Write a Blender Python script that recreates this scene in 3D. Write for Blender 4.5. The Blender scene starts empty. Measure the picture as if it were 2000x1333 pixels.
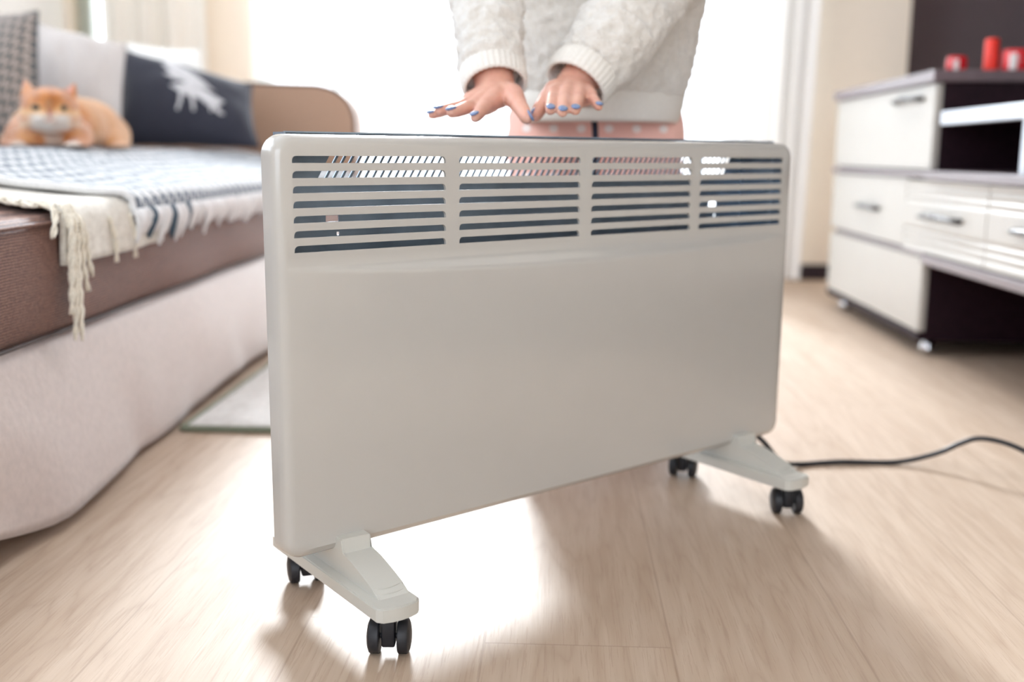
import bpy, bmesh, math, random
from mathutils import Vector, Matrix, noise
from math import sin, cos, pi, radians, sqrt, tan, exp
random.seed(7)
S = bpy.context.scene
COL = S.collection

# ------------------------------------------------------------------ camera
F_PX, PITCH, ROLL, CAM_H, YAW = 2025.04, 0.178668, -0.0069172, 0.495144, radians(2.55)
cam_d = bpy.data.cameras.new('camera'); cam = bpy.data.objects.new('camera', cam_d); COL.objects.link(cam); S.camera = cam
cam_d.sensor_width = 36.0; cam_d.sensor_fit = 'HORIZONTAL'; cam_d.lens = F_PX / 2000 * 36.0
cam_d.clip_start = 0.02
cam_d.dof.use_dof = True; cam_d.dof.focus_distance = 1.06; cam_d.dof.aperture_fstop = 2.5
Rm = Matrix.Rotation(YAW, 3, 'Z') @ Matrix.Rotation(pi/2 - PITCH, 3, 'X') @ Matrix.Rotation(-ROLL, 3, 'Z')
cam.matrix_world = Matrix.Translation((0, 0, CAM_H)) @ Rm.to_4x4()
def ray(px, py):
    return Rm @ Vector(((px-1000)/F_PX, -(py-666.5)/F_PX, -1.0))
def at(px, py, Y):                      # photo pixel -> world point at depth Y
    d = ray(px, py); return Vector((0, 0, CAM_H)) + d * (Y / d.y)
def onz(px, py, z=0.0):
    d = ray(px, py); return Vector((0, 0, CAM_H)) + d * ((z-CAM_H)/d.z)

# ------------------------------------------------------------------ world, sun, exposure
W = bpy.data.worlds.new('sky'); S.world = W; W.use_nodes = True
bg = W.node_tree.nodes['Background']; bg.inputs[0].default_value = (0.82, 0.90, 1.0, 1); bg.inputs[1].default_value = 4.0
sun_d = bpy.data.lights.new('sun', 'SUN'); sun = bpy.data.objects.new('sun', sun_d); COL.objects.link(sun)
sun_d.energy = 8.6; sun_d.angle = radians(8); sun_d.color = (0.90, 0.95, 1.0)
SUN_AZ, SUN_EL = radians(7.5), radians(21)      # sun stands beyond the balcony window, a little to the left
sv = Vector((-sin(SUN_AZ)*cos(SUN_EL), cos(SUN_AZ)*cos(SUN_EL), sin(SUN_EL)))
sun.rotation_euler = sv.to_track_quat('Z', 'Y').to_euler(); sun.location = sv*8
S.view_settings.view_transform = 'Standard'; S.view_settings.look = 'None'; S.view_settings.gamma = 1
S.view_settings.use_curve_mapping = False; S.view_settings.exposure = 0.34
S.cycles.max_bounces = 10; S.cycles.diffuse_bounces = 6; S.cycles.transparent_max_bounces = 24
S.cycles.sample_clamp_indirect = 8.0; S.cycles.use_denoising = True; S.cycles.caustics_refractive = False

# ------------------------------------------------------------------ materials
class NT:
    def __init__(s, name):
        s.m = bpy.data.materials.new(name); s.m.use_nodes = True; s.t = s.m.node_tree; s.t.nodes.clear()
        s.out = s.t.nodes.new('ShaderNodeOutputMaterial')
    def n(s, kind, **kw):
        nd = s.t.nodes.new('ShaderNode'+kind)
        for k, v in kw.items(): setattr(nd, k, v)
        return nd
    def l(s, a, b): s.t.links.new(a, b)
    def math(s, op, a, b=None, c=None):
        nd = s.n('Math', operation=op)
        for i, v in enumerate((a, b, c)):
            if v is None: continue
            if isinstance(v, (int, float)): nd.inputs[i].default_value = v
            else: s.l(v, nd.inputs[i])
        return nd.outputs[0]
    def ramp(s, fac, stops):
        nd = s.n('ValToRGB'); e = nd.color_ramp.elements
        while len(e) < len(stops): e.new(0.5)
        for q, (p, c) in zip(e, stops): q.position = p; q.color = (*c, 1)
        s.l(fac, nd.inputs[0]); return nd.outputs[0]
    def mix(s, fac, a, b, blend='MIX'):
        nd = s.n('Mix', data_type='RGBA', blend_type=blend)
        for i, v in ((0, fac), (6, a), (7, b)):
            if isinstance(v, (int, float)): nd.inputs[i].default_value = v
            elif isinstance(v, tuple): nd.inputs[i].default_value = (*v, 1)
            else: s.l(v, nd.inputs[i])
        return nd.outputs[2]
    def coord(s, scale=(1, 1, 1), which='Object', rot=(0, 0, 0)):
        tc = s.n('TexCoord'); mp = s.n('Mapping'); mp.inputs['Scale'].default_value = scale; mp.inputs['Rotation'].default_value = rot
        s.l(tc.outputs[which], mp.inputs[0]); return mp.outputs[0]
    def noise(s, vec, scale, detail=3, rough=.55):
        nd = s.n('TexNoise'); nd.inputs['Scale'].default_value = scale; nd.inputs['Detail'].default_value = detail; nd.inputs['Roughness'].default_value = rough
        s.l(vec, nd.inputs['Vector']); return nd.outputs['Fac']
    def bsdf(s, color, rough=.5, metal=0., sheen=0., coat=0., spec=.5, bump=None, bs=.2, bd=.002, sss=0.):
        b = s.n('BsdfPrincipled')
        if isinstance(color, tuple): b.inputs['Base Color'].default_value = (*color, 1)
        else: s.l(color, b.inputs['Base Color'])
        if isinstance(rough, (int, float)): b.inputs['Roughness'].default_value = rough
        else: s.l(rough, b.inputs['Roughness'])
        b.inputs['Metallic'].default_value = metal; b.inputs['Sheen Weight'].default_value = sheen; b.inputs['Sheen Roughness'].default_value = .4
        b.inputs['Coat Weight'].default_value = coat; b.inputs['Coat Roughness'].default_value = .08; b.inputs['Specular IOR Level'].default_value = spec
        if sss: b.inputs['Subsurface Weight'].default_value = sss; b.inputs['Subsurface Radius'].default_value = (.01, .004, .002); b.inputs['Subsurface Scale'].default_value = 1.0
        if bump is not None:
            bm = s.n('Bump'); bm.inputs['Strength'].default_value = bs; bm.inputs['Distance'].default_value = bd
            s.l(bump, bm.inputs['Height']); s.l(bm.outputs[0], b.inputs['Normal'])
        s.l(b.outputs[0], s.out.inputs[0]); s.b = b; return s.m

def plain(name, c, rough=.5, nscale=60, var=.06, bs=.1, bd=.001, **kw):
    t = NT(name); v = t.coord(); f = t.noise(v, nscale)
    d = tuple(max(0, x*(1-var)) for x in c); e = tuple(min(1, x*(1+var)) for x in c)
    return t.bsdf(t.ramp(f, [(.3, d), (.7, e)]), rough, bump=f, bs=bs, bd=bd, **kw)

def m_floor():
    t = NT('oak_laminate'); tc = t.n('TexCoord'); sp = t.n('SeparateXYZ'); t.l(tc.outputs['Object'], sp.inputs[0])
    x, y = sp.outputs[0], sp.outputs[1]
    xs = t.math('DIVIDE', t.math('ADD', x, 10.055), .192); row = t.math('FLOOR', xs); fx = t.math('FRACT', xs)
    wn = t.n('TexWhiteNoise', noise_dimensions='1D'); t.l(row, wn.inputs['W'])
    ys = t.math('DIVIDE', t.math('ADD', y, t.math('MULTIPLY', wn.outputs[0], 1.29)), 1.29); fy = t.math('FRACT', ys); col = t.math('FLOOR', ys)
    cv = t.n('CombineXYZ'); t.l(row, cv.inputs[0]); t.l(col, cv.inputs[1])
    wn2 = t.n('TexWhiteNoise', noise_dimensions='2D'); t.l(cv.outputs[0], wn2.inputs['Vector'])
    off = t.n('CombineXYZ'); t.l(t.math('MULTIPLY', wn2.outputs[0], 7.), off.inputs[2])
    va = t.n('VectorMath', operation='ADD'); t.l(tc.outputs['Object'], va.inputs[0]); t.l(off.outputs[0], va.inputs[1])
    mp = t.n('Mapping'); mp.inputs['Scale'].default_value = (9, 1.1, 1); t.l(va.outputs[0], mp.inputs[0])
    wob = t.noise(mp.outputs[0], 1.3, 3, .5)                      # cathedral grain rings from a stretched noise field
    rings = t.math('FRACT', t.math('MULTIPLY', wob, 11.0)); rings = t.math('POWER', t.math('SUBTRACT', 1.0, t.math('MULTIPLY', t.math('ABSOLUTE', t.math('SUBTRACT', rings, .5)), 2.0)), 2.5)
    mp2 = t.n('Mapping'); mp2.inputs['Scale'].default_value = (420, 14, 1); t.l(va.outputs[0], mp2.inputs[0])
    fine = t.noise(mp2.outputs[0], 1.0, 3, .6)
    mp3 = t.n('Mapping'); mp3.inputs['Scale'].default_value = (60, 2.5, 1); t.l(va.outputs[0], mp3.inputs[0])
    mid = t.noise(mp3.outputs[0], 1.0, 3, .6)
    base = t.ramp(mid, [(.25, (.43, .315, .225)), (.55, (.50, .385, .290)), (.8, (.56, .445, .345))])
    base = t.mix(t.math('MULTIPLY', rings, .38), base, (.33, .225, .15))
    base = t.mix(t.math('MULTIPLY', t.math('GREATER_THAN', fine, .58), .30), base, (.33, .22, .15))
    base = t.mix(t.math('MULTIPLY', wn2.outputs[0], .22), base, (.62, .49, .385))
    gx = t.math('LESS_THAN', t.math('MINIMUM', fx, t.math('SUBTRACT', 1.0, fx)), .006)
    gy = t.math('LESS_THAN', t.math('MINIMUM', fy, t.math('SUBTRACT', 1.0, fy)), .0009)
    g = t.math('MAXIMUM', gx, gy)
    base = t.mix(t.math('MULTIPLY', g, .28), base, (.22, .14, .09))
    h = t.math('SUBTRACT', t.math('MULTIPLY', fine, .6), t.math('MULTIPLY', g, 1.0))
    r = t.math('ADD', .44, t.math('MULTIPLY', fine, .16))
    return t.bsdf(base, r, bump=h, bs=.25, bd=.0008, spec=.33)

def m_houndstooth(name, light, dark, cell=.021, axes=(0, 1)):
    t = NT(name); tc = t.n('TexCoord'); src = tc.outputs['UV']
    sp = t.n('SeparateXYZ'); t.l(src, sp.inputs[0]); k = 8/(cell*2)
    X = t.math('FLOOR', t.math('MULTIPLY', sp.outputs[0], k)); Y = t.math('FLOOR', t.math('MULTIPLY', sp.outputs[1], k))
    wa = t.math('LESS_THAN', t.math('FLOORED_MODULO', X, 8.), 4.); we = t.math('LESS_THAN', t.math('FLOORED_MODULO', Y, 8.), 4.)
    tw = t.math('LESS_THAN', t.math('FLOORED_MODULO', t.math('ADD', X, Y), 4.), 2.)
    f = t.math('ADD', t.math('MULTIPLY', tw, wa), t.math('MULTIPLY', t.math('SUBTRACT', 1., tw), we))
    nz = t.noise(t.coord((1, 1, 1)), 260, 2)
    c = t.mix(f, light, dark); c = t.mix(t.math('MULTIPLY', nz, .25), c, (.8, .8, .8))
    return t.bsdf(c, .95, sheen=.05, spec=.1, bump=nz, bs=.5, bd=.002)

def m_twotone_weave():
    t = NT('brown_weave'); v = t.coord((1, 1, 1))
    a = t.n('TexWave', wave_type='BANDS', bands_direction='Y'); a.inputs['Scale'].default_value = 85; a.inputs['Distortion'].default_value = 2.5; a.inputs['Detail'].default_value = 2; t.l(v, a.inputs[0])
    b = t.n('TexWave', wave_type='BANDS', bands_direction='Z'); b.inputs['Scale'].default_value = 85; b.inputs['Distortion'].default_value = 2.5; t.l(v, b.inputs[0])
    n = t.noise(v, 240, 3, .7)
    f = t.math('MULTIPLY', t.math('ADD', a.outputs['Fac'], b.outputs['Fac']), .5); f = t.math('ADD', t.math('MULTIPLY', f, .55), t.math('MULTIPLY', n, .5))
    return t.bsdf(t.ramp(f, [(.38, (.045, .013, .008)), (.5, (.14, .056, .040)), (.64, (.33, .18, .13))]), .6, sheen=.12, bump=f, bs=.8, bd=.002, spec=.25)

def m_dots():
    t = NT('polka_dot_pyjama'); tc = t.n('TexCoord'); sp = t.n('SeparateXYZ'); t.l(tc.outputs['Object'], sp.inputs[0])
    k = 1/.044
    a = t.math('MULTIPLY', sp.outputs[0], k); zz = t.math('ADD', t.math('MULTIPLY', sp.outputs[2], k*1.15), .49)
    rw = t.math('FLOORED_MODULO', t.math('FLOOR', zz), 2.)
    dx = t.math('SUBTRACT', t.math('FRACT', t.math('ADD', a, t.math('MULTIPLY', rw, .5))), .5); dz = t.math('SUBTRACT', t.math('FRACT', zz), .5)
    d = t.math('ADD', t.math('MULTIPLY', dx, dx), t.math('MULTIPLY', dz, dz)); f = t.math('LESS_THAN', d, .028)
    n = t.noise(tc.outputs['Object'], 300, 2)
    return t.bsdf(t.mix(f, (.92, .54, .46), (.96, .84, .80)), .85, sheen=.4, bump=n, bs=.3, bd=.001)

def m_sheer(name, alpha=.35, c=(.93, .92, .90), dif=.45):
    t = NT(name); v = t.coord((900, 900, 1)); n = t.noise(v, 1, 1)
    tr = t.n('BsdfTransparent'); tl = t.n('BsdfTranslucent'); df = t.n('BsdfDiffuse')
    tl.inputs[0].default_value = (*c, 1); df.inputs[0].default_value = (*c, 1)
    m1 = t.n('MixShader'); m1.inputs[0].default_value = dif; t.l(tl.outputs[0], m1.inputs[1]); t.l(df.outputs[0], m1.inputs[2])
    m2 = t.n('MixShader'); t.l(t.math('ADD', 1-alpha-.1, t.math('MULTIPLY', n, .2)), m2.inputs[0]); t.l(tr.outputs[0], m2.inputs[1]); t.l(m1.outputs[0], m2.inputs[2])
    t.l(m2.outputs[0], t.out.inputs[0]); return t.m
def m_glass():
    t = NT('window_glass'); tr = t.n('BsdfTransparent'); gl = t.n('BsdfGlossy'); gl.inputs['Roughness'].default_value = .02
    lw = t.n('LayerWeight'); lw.inputs[0].default_value = .12
    m = t.n('MixShader'); t.l(t.math('MULTIPLY', lw.outputs['Fresnel'], .8), m.inputs[0]); t.l(tr.outputs[0], m.inputs[1]); t.l(gl.outputs[0], m.inputs[2])
    t.l(m.outputs[0], t.out.inputs[0]); return t.m
def m_cat():
    t = NT('ginger_fur'); a = t.n('VertexColor'); a.layer_name = 'coat'
    n = t.noise(t.coord((1, 1, 1)), 230, 4, .7)
    c = t.mix(t.math('MULTIPLY', n, .35), a.outputs[0], (.95, .72, .45), 'MULTIPLY')
    return t.bsdf(c, .85, sheen=.8, bump=n, bs=.9, bd=.006)
def m_sherpa(name, c1, c2, sc=150, bd=.008):
    t = NT(name); v = t.coord(); n = t.noise(v, sc, 4, .75); n2 = t.noise(v, sc*.3, 2)
    f = t.math('ADD', t.math('MULTIPLY', n, .65), t.math('MULTIPLY', n2, .35))
    return t.bsdf(t.ramp(f, [(.35, c1), (.62, c2)]), .95, sheen=.7, bump=f, bs=.9, bd=bd)
def m_skin():
    t = NT('skin'); v = t.coord(); n = t.noise(v, 45, 3); n2 = t.noise(v, 420, 2)
    return t.bsdf(t.ramp(n, [(.3, (.68, .34, .25)), (.7, (.78, .45, .35))]), .5, bump=n2, bs=.15, bd=.0006, sss=.25)

M = dict(
    floor=m_floor(),
    wall=plain('wall_cream', (.86, .76, .64), .85, 40, .02), wall_left=plain('wall_pale', (.88, .86, .82), .85, 40, .02),
    ceil=plain('ceiling_white', (.92, .92, .92), .9, 40, .02),
    white_metal=plain('white_enamel', (.52, .505, .475), .22, 25, .008, bs=.015, coat=.6),
    white_plastic=plain('white_plastic', (.60, .595, .55), .32, 25, .01, bs=.02),
    zinc=plain('zinc_steel', (.30, .38, .47), .38, 30, .12, metal=.7), heat=plain('element_alloy', (.30, .33, .37), .4, 40, .1, metal=.8),
    black=plain('black_plastic', (.012, .013, .018), .42, 80, .15), rubber=plain('black_rubber', (.016, .017, .022), .5, 80, .1),
    sofa_base=plain('beige_microfibre', (.52, .43, .385), .48, 90, .07, bs=.25, bd=.002, sheen=.5),
    weave=m_twotone_weave(), piping=plain('dark_piping', (.05, .03, .025), .6),
    arm=plain('tan_fabric', (.36, .22, .145), .6, 120, .08, sheen=.4),
    cream=m_sherpa('cream_wool', (.60, .55, .46), (.88, .84, .75), 200, .004), tassel=plain('cream_yarn', (.80, .74, .62), .9, 300, .15, bs=.6, bd=.001, sheen=.5),
    hound=m_houndstooth('houndstooth_wool', (.58, .585, .59), (.07, .10, .14)), hound_dark=m_houndstooth('houndstooth_cushion_cloth', (.36, .29, .25), (.014, .022, .026), cell=.015),
    fringe=plain('white_wool_fringe', (.78, .785, .79), .95, 300, .1, sheen=.1, spec=.1), fringe_dark=plain('navy_wool_fringe', (.06, .10, .14), .95, 300, .1),
    grey_cloth=plain('light_grey_linen', (.50, .46, .44), .9, 90, .05, bs=.3, sheen=.3), white_cloth=plain('white_linen', (.88, .87, .84), .9, 90, .03, bs=.3),
    dark_cloth=plain('charcoal_cotton', (.020, .021, .034), .9, 140, .15, bs=.3, sheen=.25), print=plain('pale_print', (.50, .49, .50), .85, 60, .1),
    cat=m_cat(), cat_eye=plain('cat_eye', (.008, .018, .016), .45), cat_nose=plain('cat_nose', (.55, .22, .17), .5), cat_ear=plain('cat_inner_ear', (.75, .42, .36), .8), whisker=plain('whisker', (.9, .88, .85), .4),
    sherpa=m_sherpa('ivory_fleece', (.76, .71, .64), (.90, .87, .82), 130, .009), cuff=plain('ivory_ribbing', (.80, .77, .72), .9, 260, .04, bs=.4, bd=.001),
    dots=m_dots(), skin=m_skin(), hair=plain('brown_hair', (.09, .045, .025), .5, 200, .2), nail=plain('blue_nail_polish', (.16, .24, .44), .12, 40, .05, coat=.6), nail_dark=plain('navy_nail_polish', (.02, .05, .11), .1, 40, .05, coat=.6),
    navy=plain('navy_cord', (.012, .02, .045), .8), eye=plain('eye_white', (.8, .8, .8), .2), lips=plain('lips', (.6, .25, .2), .5),
    sheer=m_sheer('sheer_curtain_cloth', .5), drape=m_sheer('cream_drape_cloth', .06, (.93, .90, .83), .9), dense=m_sheer('dense_curtain_cloth', .05, (.86, .85, .83), .92), glass=m_glass(),
    frame=plain('window_frame_paint', (.50, .53, .46), .4, 30, .02), skirting=plain('dark_skirting', (.022, .013, .02), .4, 40, .2),
    wenge=plain('wenge_veneer', (.016, .006, .010), .55, 60, .3, spec=.15), wenge_grey=plain('brown_edge_laminate', (.15, .11, .12), .35, 60, .1, coat=.05),
    front=plain('cream_laminate', (.45, .43, .39), .4, 30, .02), alu=plain('brushed_aluminium', (.50, .53, .58), .4, 120, .05, metal=.4), chrome=plain('chrome', (.55, .55, .56), .12, 60, .02, metal=1.0), handle=plain('dark_nickel', (.03, .027, .028), .3, 60, .1, spec=.4),
    red=plain('red_glass', (.60, .006, .014), .2, 60, .05, coat=.2), wax=plain('red_orange_wax', (.80, .03, .012), .4, 60, .05, sss=.3), wick=plain('wick', (.05, .04, .03), .8), label=plain('white_wax', (.86, .82, .80), .4),  # label: also colours the highlight strip on the tealight glass
    rug=m_sherpa('pale_rug_pile', (.60, .57, .52), (.84, .82, .78), 90, .012), rug_edge=plain('dark_green_binding', (.19, .21, .15), .9), out=plain('pale_render', (.75, .66, .55), .8, 3, .03), balc=plain('balcony_paint', (.8, .8, .78), .7),
)

# ------------------------------------------------------------------ object helpers
def tag(o, label=None, cat=None, group=None, kind=None):
    if label: o['label'] = label
    if cat: o['category'] = cat
    if group: o['group'] = group
    if kind: o['kind'] = kind
    return o
def thing(name, label, cat, loc=(0, 0, 0), rz=0, group=None):
    o = bpy.data.objects.new(name, None); COL.objects.link(o); o.location = loc; o.rotation_euler = (0, 0, rz)
    o.empty_display_size = .05
    return tag(o, label, cat, group)
def obj(name, bm, mat, parent=None, smooth=False, auto=None):
    me = bpy.data.meshes.new(name); bmesh.ops.recalc_face_normals(bm, faces=bm.faces[:]); bm.to_mesh(me); bm.free()
    o = bpy.data.objects.new(name, me); COL.objects.link(o); me.materials.append(M[mat] if isinstance(mat, str) else mat)
    if smooth or auto is not None:
        for p in me.polygons: p.use_smooth = True
        if auto is not None: me.set_sharp_from_angle(angle=radians(auto))
    if parent is not None: o.parent = parent
    return o
def struct(name, bm, mat, **k):
    o = obj(name, bm, mat, **k); o['kind'] = 'structure'; return o
def box(bm, x0, x1, y0, y1, z0, z1, bev=0., seg=2):
    r = bmesh.ops.create_cube(bm, size=1); vs = r['verts']
    bmesh.ops.scale(bm, vec=(x1-x0, y1-y0, z1-z0), verts=vs); bmesh.ops.translate(bm, vec=((x0+x1)/2, (y0+y1)/2, (z0+z1)/2), verts=vs)
    if bev > 0:
        es = list({e for v in vs for e in v.link_edges}); bmesh.ops.bevel(bm, geom=es, offset=bev, segments=seg, profile=.5, affect='EDGES', clamp_overlap=True)
    return bm
def bx(*a, **k): return box(bmesh.new(), *a, **k)
def catmull(pts, n):
    pts = [Vector(p) for p in pts]; out = []; P = [pts[0]*2-pts[1]] + pts + [pts[-1]*2-pts[-2]]
    for i in range(1, len(P)-2):
        for k in range(n):
            t = k/n; a, b, c, d = P[i-1:i+3]
            out.append(.5*((2*b)+(c-a)*t+(2*a-5*b+4*c-d)*t*t+(3*b-a-3*c+d)*t**3))
    out.append(pts[-1]); return out
def tube(bm, pts, r, seg=10, cap=True, sx=1., up=Vector((0, 0, 1)), twist=0.):
    pts = [Vector(p) for p in pts]; n = len(pts); rs = r if isinstance(r, (list, tuple)) else [r]*n; rings = []
    prev = None
    for i, p in enumerate(pts):
        d = (pts[min(i+1, n-1)]-pts[max(i-1, 0)]).normalized()
        if prev is None:
            u = d.cross(up); u = u.normalized() if u.length > 1e-4 else d.orthogonal().normalized()
        else:
            u = (prev - d*prev.dot(d)).normalized()
        prev = u; w = d.cross(u)
        rings.append([bm.verts.new(p+(u*cos(a+twist*i)*sx+w*sin(a+twist*i))*rs[i]) for a in [2*pi*k/seg for k in range(seg)]])
    for i in range(n-1):
        for k in range(seg): bm.faces.new((rings[i][k], rings[i][(k+1) % seg], rings[i+1][(k+1) % seg], rings[i+1][k]))
    if cap: bm.faces.new(rings[0][::-1]); bm.faces.new(rings[-1])
    return rings
def cyl(bm, p0, p1, r, seg=24, r2=None):
    return tube(bm, [p0, p1], [r, r if r2 is None else r2], seg)
def ell(bm, c, r, rot=None, sub=3):
    m = Matrix.Translation(Vector(c)) @ (rot.to_4x4() if rot is not None else Matrix.Identity(4)) @ Matrix.Diagonal((*r, 1))
    return bmesh.ops.create_icosphere(bm, subdivisions=sub, radius=1, matrix=m)['verts']
def chain(bm, pts, rs, sub=2, seg=14):
    pts = [Vector(p) for p in pts]
    for p, r in zip(pts, rs): ell(bm, p, (r, r, r), sub=sub)
    for i in range(len(pts)-1): cyl(bm, pts[i], pts[i+1], rs[i], seg, rs[i+1])
def extrude_poly(bm, pts2, fn, v0, v1):
    """pts2: outline; fn(a,b,v)->Vector"""
    A = [bm.verts.new(fn(a, b, v0)) for a, b in pts2]; B = [bm.verts.new(fn(a, b, v1)) for a, b in pts2]
    n = len(A); bm.faces.new(A); bm.faces.new(B[::-1])
    for i in range(n): bm.faces.new((A[i], A[(i+1) % n], B[(i+1) % n], B[i]))
def grid(bm, nu, nv, fn, uv=None, close_u=False):
    vs = [[bm.verts.new(fn(i/(nu-1 if not close_u else nu), j/(nv-1))) for j in range(nv)] for i in range(nu)]
    lay = bm.loops.layers.uv.verify() if uv else None
    for i in range(nu-(0 if close_u else 1)):
        for j in range(nv-1):
            i2 = (i+1) % nu; f = bm.faces.new((vs[i][j], vs[i2][j], vs[i2][j+1], vs[i][j+1]))
            if uv:
                for lp, (a, b) in zip(f.loops, ((i, j), (i+1, j), (i+1, j+1), (i, j+1))): lp[lay].uv = uv(a/(nu-1), b/(nv-1))
    return vs
def bake(o, mods):
    for kind, kw in mods:
        md = o.modifiers.new(kind.lower(), kind)
        for k, v in kw.items(): setattr(md, k, v)
    dg = bpy.context.evaluated_depsgraph_get(); dg.update(); ev = o.evaluated_get(dg)
    me = bpy.data.meshes.new_from_object(ev); old = o.data; o.modifiers.clear(); o.data = me; me.name = old.name
    for p in me.polygons: p.use_smooth = True
    return o
def organic(name, bm, mat, parent, voxel, sm=6, fac=.5, extra=()):
    o = obj(name, bm, mat, parent)
    bake(o, [('REMESH', dict(mode='VOXEL', voxel_size=voxel, use_smooth_shade=True)), ('SMOOTH', dict(factor=fac, iterations=sm))]+list(extra))
    if not o.data.materials: o.data.materials.append(M[mat])
    return o
def dup(root, loc=None, rz=None, label=None, group=None):
    r = root.copy(); COL.objects.link(r)
    if loc is not None: r.location = loc
    if rz is not None: r.rotation_euler = (0, 0, rz)
    if label: r['label'] = label
    if group: r['group'] = group
    for ch in list(root.children):
        c = ch.copy(); COL.objects.link(c); c.parent = r
        for g in ch.children:
            d = g.copy(); COL.objects.link(d); d.parent = c
    return r
def dup_part(src, parent, loc=(0, 0, 0), rz=0):
    c = src.copy(); COL.objects.link(c); c.parent = parent; c.location = loc; c.rotation_euler = (0, 0, rz)
    for g in src.children:
        d = g.copy(); COL.objects.link(d); d.parent = c
    return c
def sm01(x): x = max(0, min(1, x)); return x*x*(3-2*x)

# ------------------------------------------------------------------ the room
XL, XR, YB, YF, ZC = -2.0, 1.37, 4.25, -2.4, 2.6
struct('floor', bx(XL-.15, XR+.15, YF-.15, YB+.2, -.1, 0), 'floor')
struct('ceiling', bx(XL-.15, XR+.15, YF-.15, YB+.2, ZC, ZC+.1), 'ceil')
LY0, LY1, LZ0, LZ1 = .4, 3.3, .95, 2.4            # added window in the unseen left wall, brightens the far end of the room
b = bmesh.new()
for a in ((YF, LY0, 0, ZC), (LY1, YB, 0, ZC), (LY0, LY1, 0, LZ0), (LY0, LY1, LZ1, ZC)): box(b, XL-.15, XL, a[0], a[1], a[2], a[3])
struct('wall_left', b, 'wall_left')
struct('wall_right', bx(XR, XR+.15, YF, YB+.2, 0, ZC), 'wall')
BX0, BX1, BZ1 = -1.24, .80, 2.35           # balcony door and window
SX0, SX1, SZ0, SZ1 = -1.97, -1.80, .75, 2.2    # small window behind the left drape
b = bmesh.new()
for a in ((XL, SX0, 0, ZC), (SX0, SX1, 0, SZ0), (SX0, SX1, SZ1, ZC), (SX1, BX0, 0, ZC), (BX0, BX1, BZ1, ZC), (BX1, XR, 0, ZC)):
    box(b, a[0], a[1], YB, YB+.2, a[2], a[3])
struct('wall_back', b, 'wall')
RX0, RX1, RZ0, RZ1 = -1.8, 1.1, .5, 2.4         # added window behind the camera, gives fill light from the front
b = bmesh.new()
for a in ((XL, RX0, 0, ZC), (RX1, XR, 0, ZC), (RX0, RX1, 0, RZ0), (RX0, RX1, RZ1, ZC)):
    box(b, a[0], a[1], YF-.15, YF, a[2], a[3])
struct('wall_front', b, 'wall_left')
def window(name, x0, x1, z0, z1, y, mull, fw=.05):
    b = bmesh.new(); d0, d1 = y+.06, y+.12
    box(b, x0, x0+fw, d0, d1, z0, z1, .004); box(b, x1-fw, x1, d0, d1, z0, z1, .004)
    box(b, x0+fw, x1-fw, d0, d1, z0, z0+fw, .004); box(b, x0+fw, x1-fw, d0, d1, z1-fw, z1, .004)
    for m in mull: box(b, m-.013, m+.013, d0, d1, z0+fw, z1-fw, .004)
    o = struct(name, b, 'frame')
    edges = [x0+fw] + [q for m in mull for q in (m-.013, m+.013)] + [x1-fw]
    for i in range(0, len(edges), 2):
        g = obj('pane', bx(edges[i], edges[i+1], y+.086, y+.092, z0+fw, z1-fw), 'glass', o)
    return o
window('window_1', BX0, BX1, .02, BZ1, YB, [-.915, .2])
window('window_2', SX0, SX1, SZ0, SZ1, YB, [])
window('fill_window_rear', RX0, RX1, RZ0, RZ1, YF-.16, [-.6])
w4 = window('fill_window_left', LY0, LY1, LZ0, LZ1, 0, [1.0, 2.3]); w4.location = (XL, 0, 0); w4.rotation_euler = (0, 0, pi/2)
struct('baseboard_back', box(box(bmesh.new(), BX1, XR, YB-.015, YB, 0, .062, .003), XL, BX0, YB-.015, YB, 0, .062, .003), 'skirting')
struct('baseboard_left', bx(XL, XL+.015, YF, YB-.015, 0, .062, .003), 'skirting')
struct('baseboard_right', bx(XR-.015, XR, YF, YB-.015, 0, .062, .003), 'skirting')
for (x0, x1, z0, z1, y, ry) in ((BX0, BX1, 0, BZ1, YB+.15, 1), (SX0, SX1, SZ0, SZ1, YB+.15, 1), (RX0, RX1, RZ0, RZ1, YF-.13, -1), (LY0, LY1, LZ0, LZ1, XL-.13, 0)):
    ld = bpy.data.lights.new('daylight_portal', 'AREA'); ld.shape = 'RECTANGLE'; ld.size = x1-x0; ld.size_y = z1-z0; ld.cycles.is_portal = True
    lo = bpy.data.objects.new('daylight_portal', ld); COL.objects.link(lo); lo.location = ((x0+x1)/2, y, (z0+z1)/2); lo.rotation_euler = (-pi/2 if ry > 0 else pi/2, 0, 0)
    if ry == 0: lo.location = (y, (x0+x1)/2, (z0+z1)/2); lo.rotation_euler = (-pi/2, 0, pi/2)

# added fill light out of view, shaped as a ceiling lamp
t = thing('ceiling_fill', 'added fill light in the shape of a round ceiling lamp, out of view above the room', 'lamp', (.15, 2.75, ZC))
b = bmesh.new(); tube(b, [(0, 0, 0), (0, 0, -.02), (0, 0, -.03)], [.26, .26, .24], 40, up=Vector((1, 0, 0))); obj('base', b, 'ceil', t, auto=40)
b = bmesh.new(); tube(b, [(0, 0, -.03), (0, 0, -.06), (0, 0, -.085), (0, 0, -.095)], [.23, .225, .18, .08], 40, up=Vector((1, 0, 0)))
em = NT('fill_emitter'); e_n = em.n('Emission'); e_n.inputs[0].default_value = (.97, .97, 1, 1); e_n.inputs[1].default_value = 27; em.l(e_n.outputs[0], em.out.inputs[0])
obj('fill_disc', b, em.m, t, smooth=True)

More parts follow.
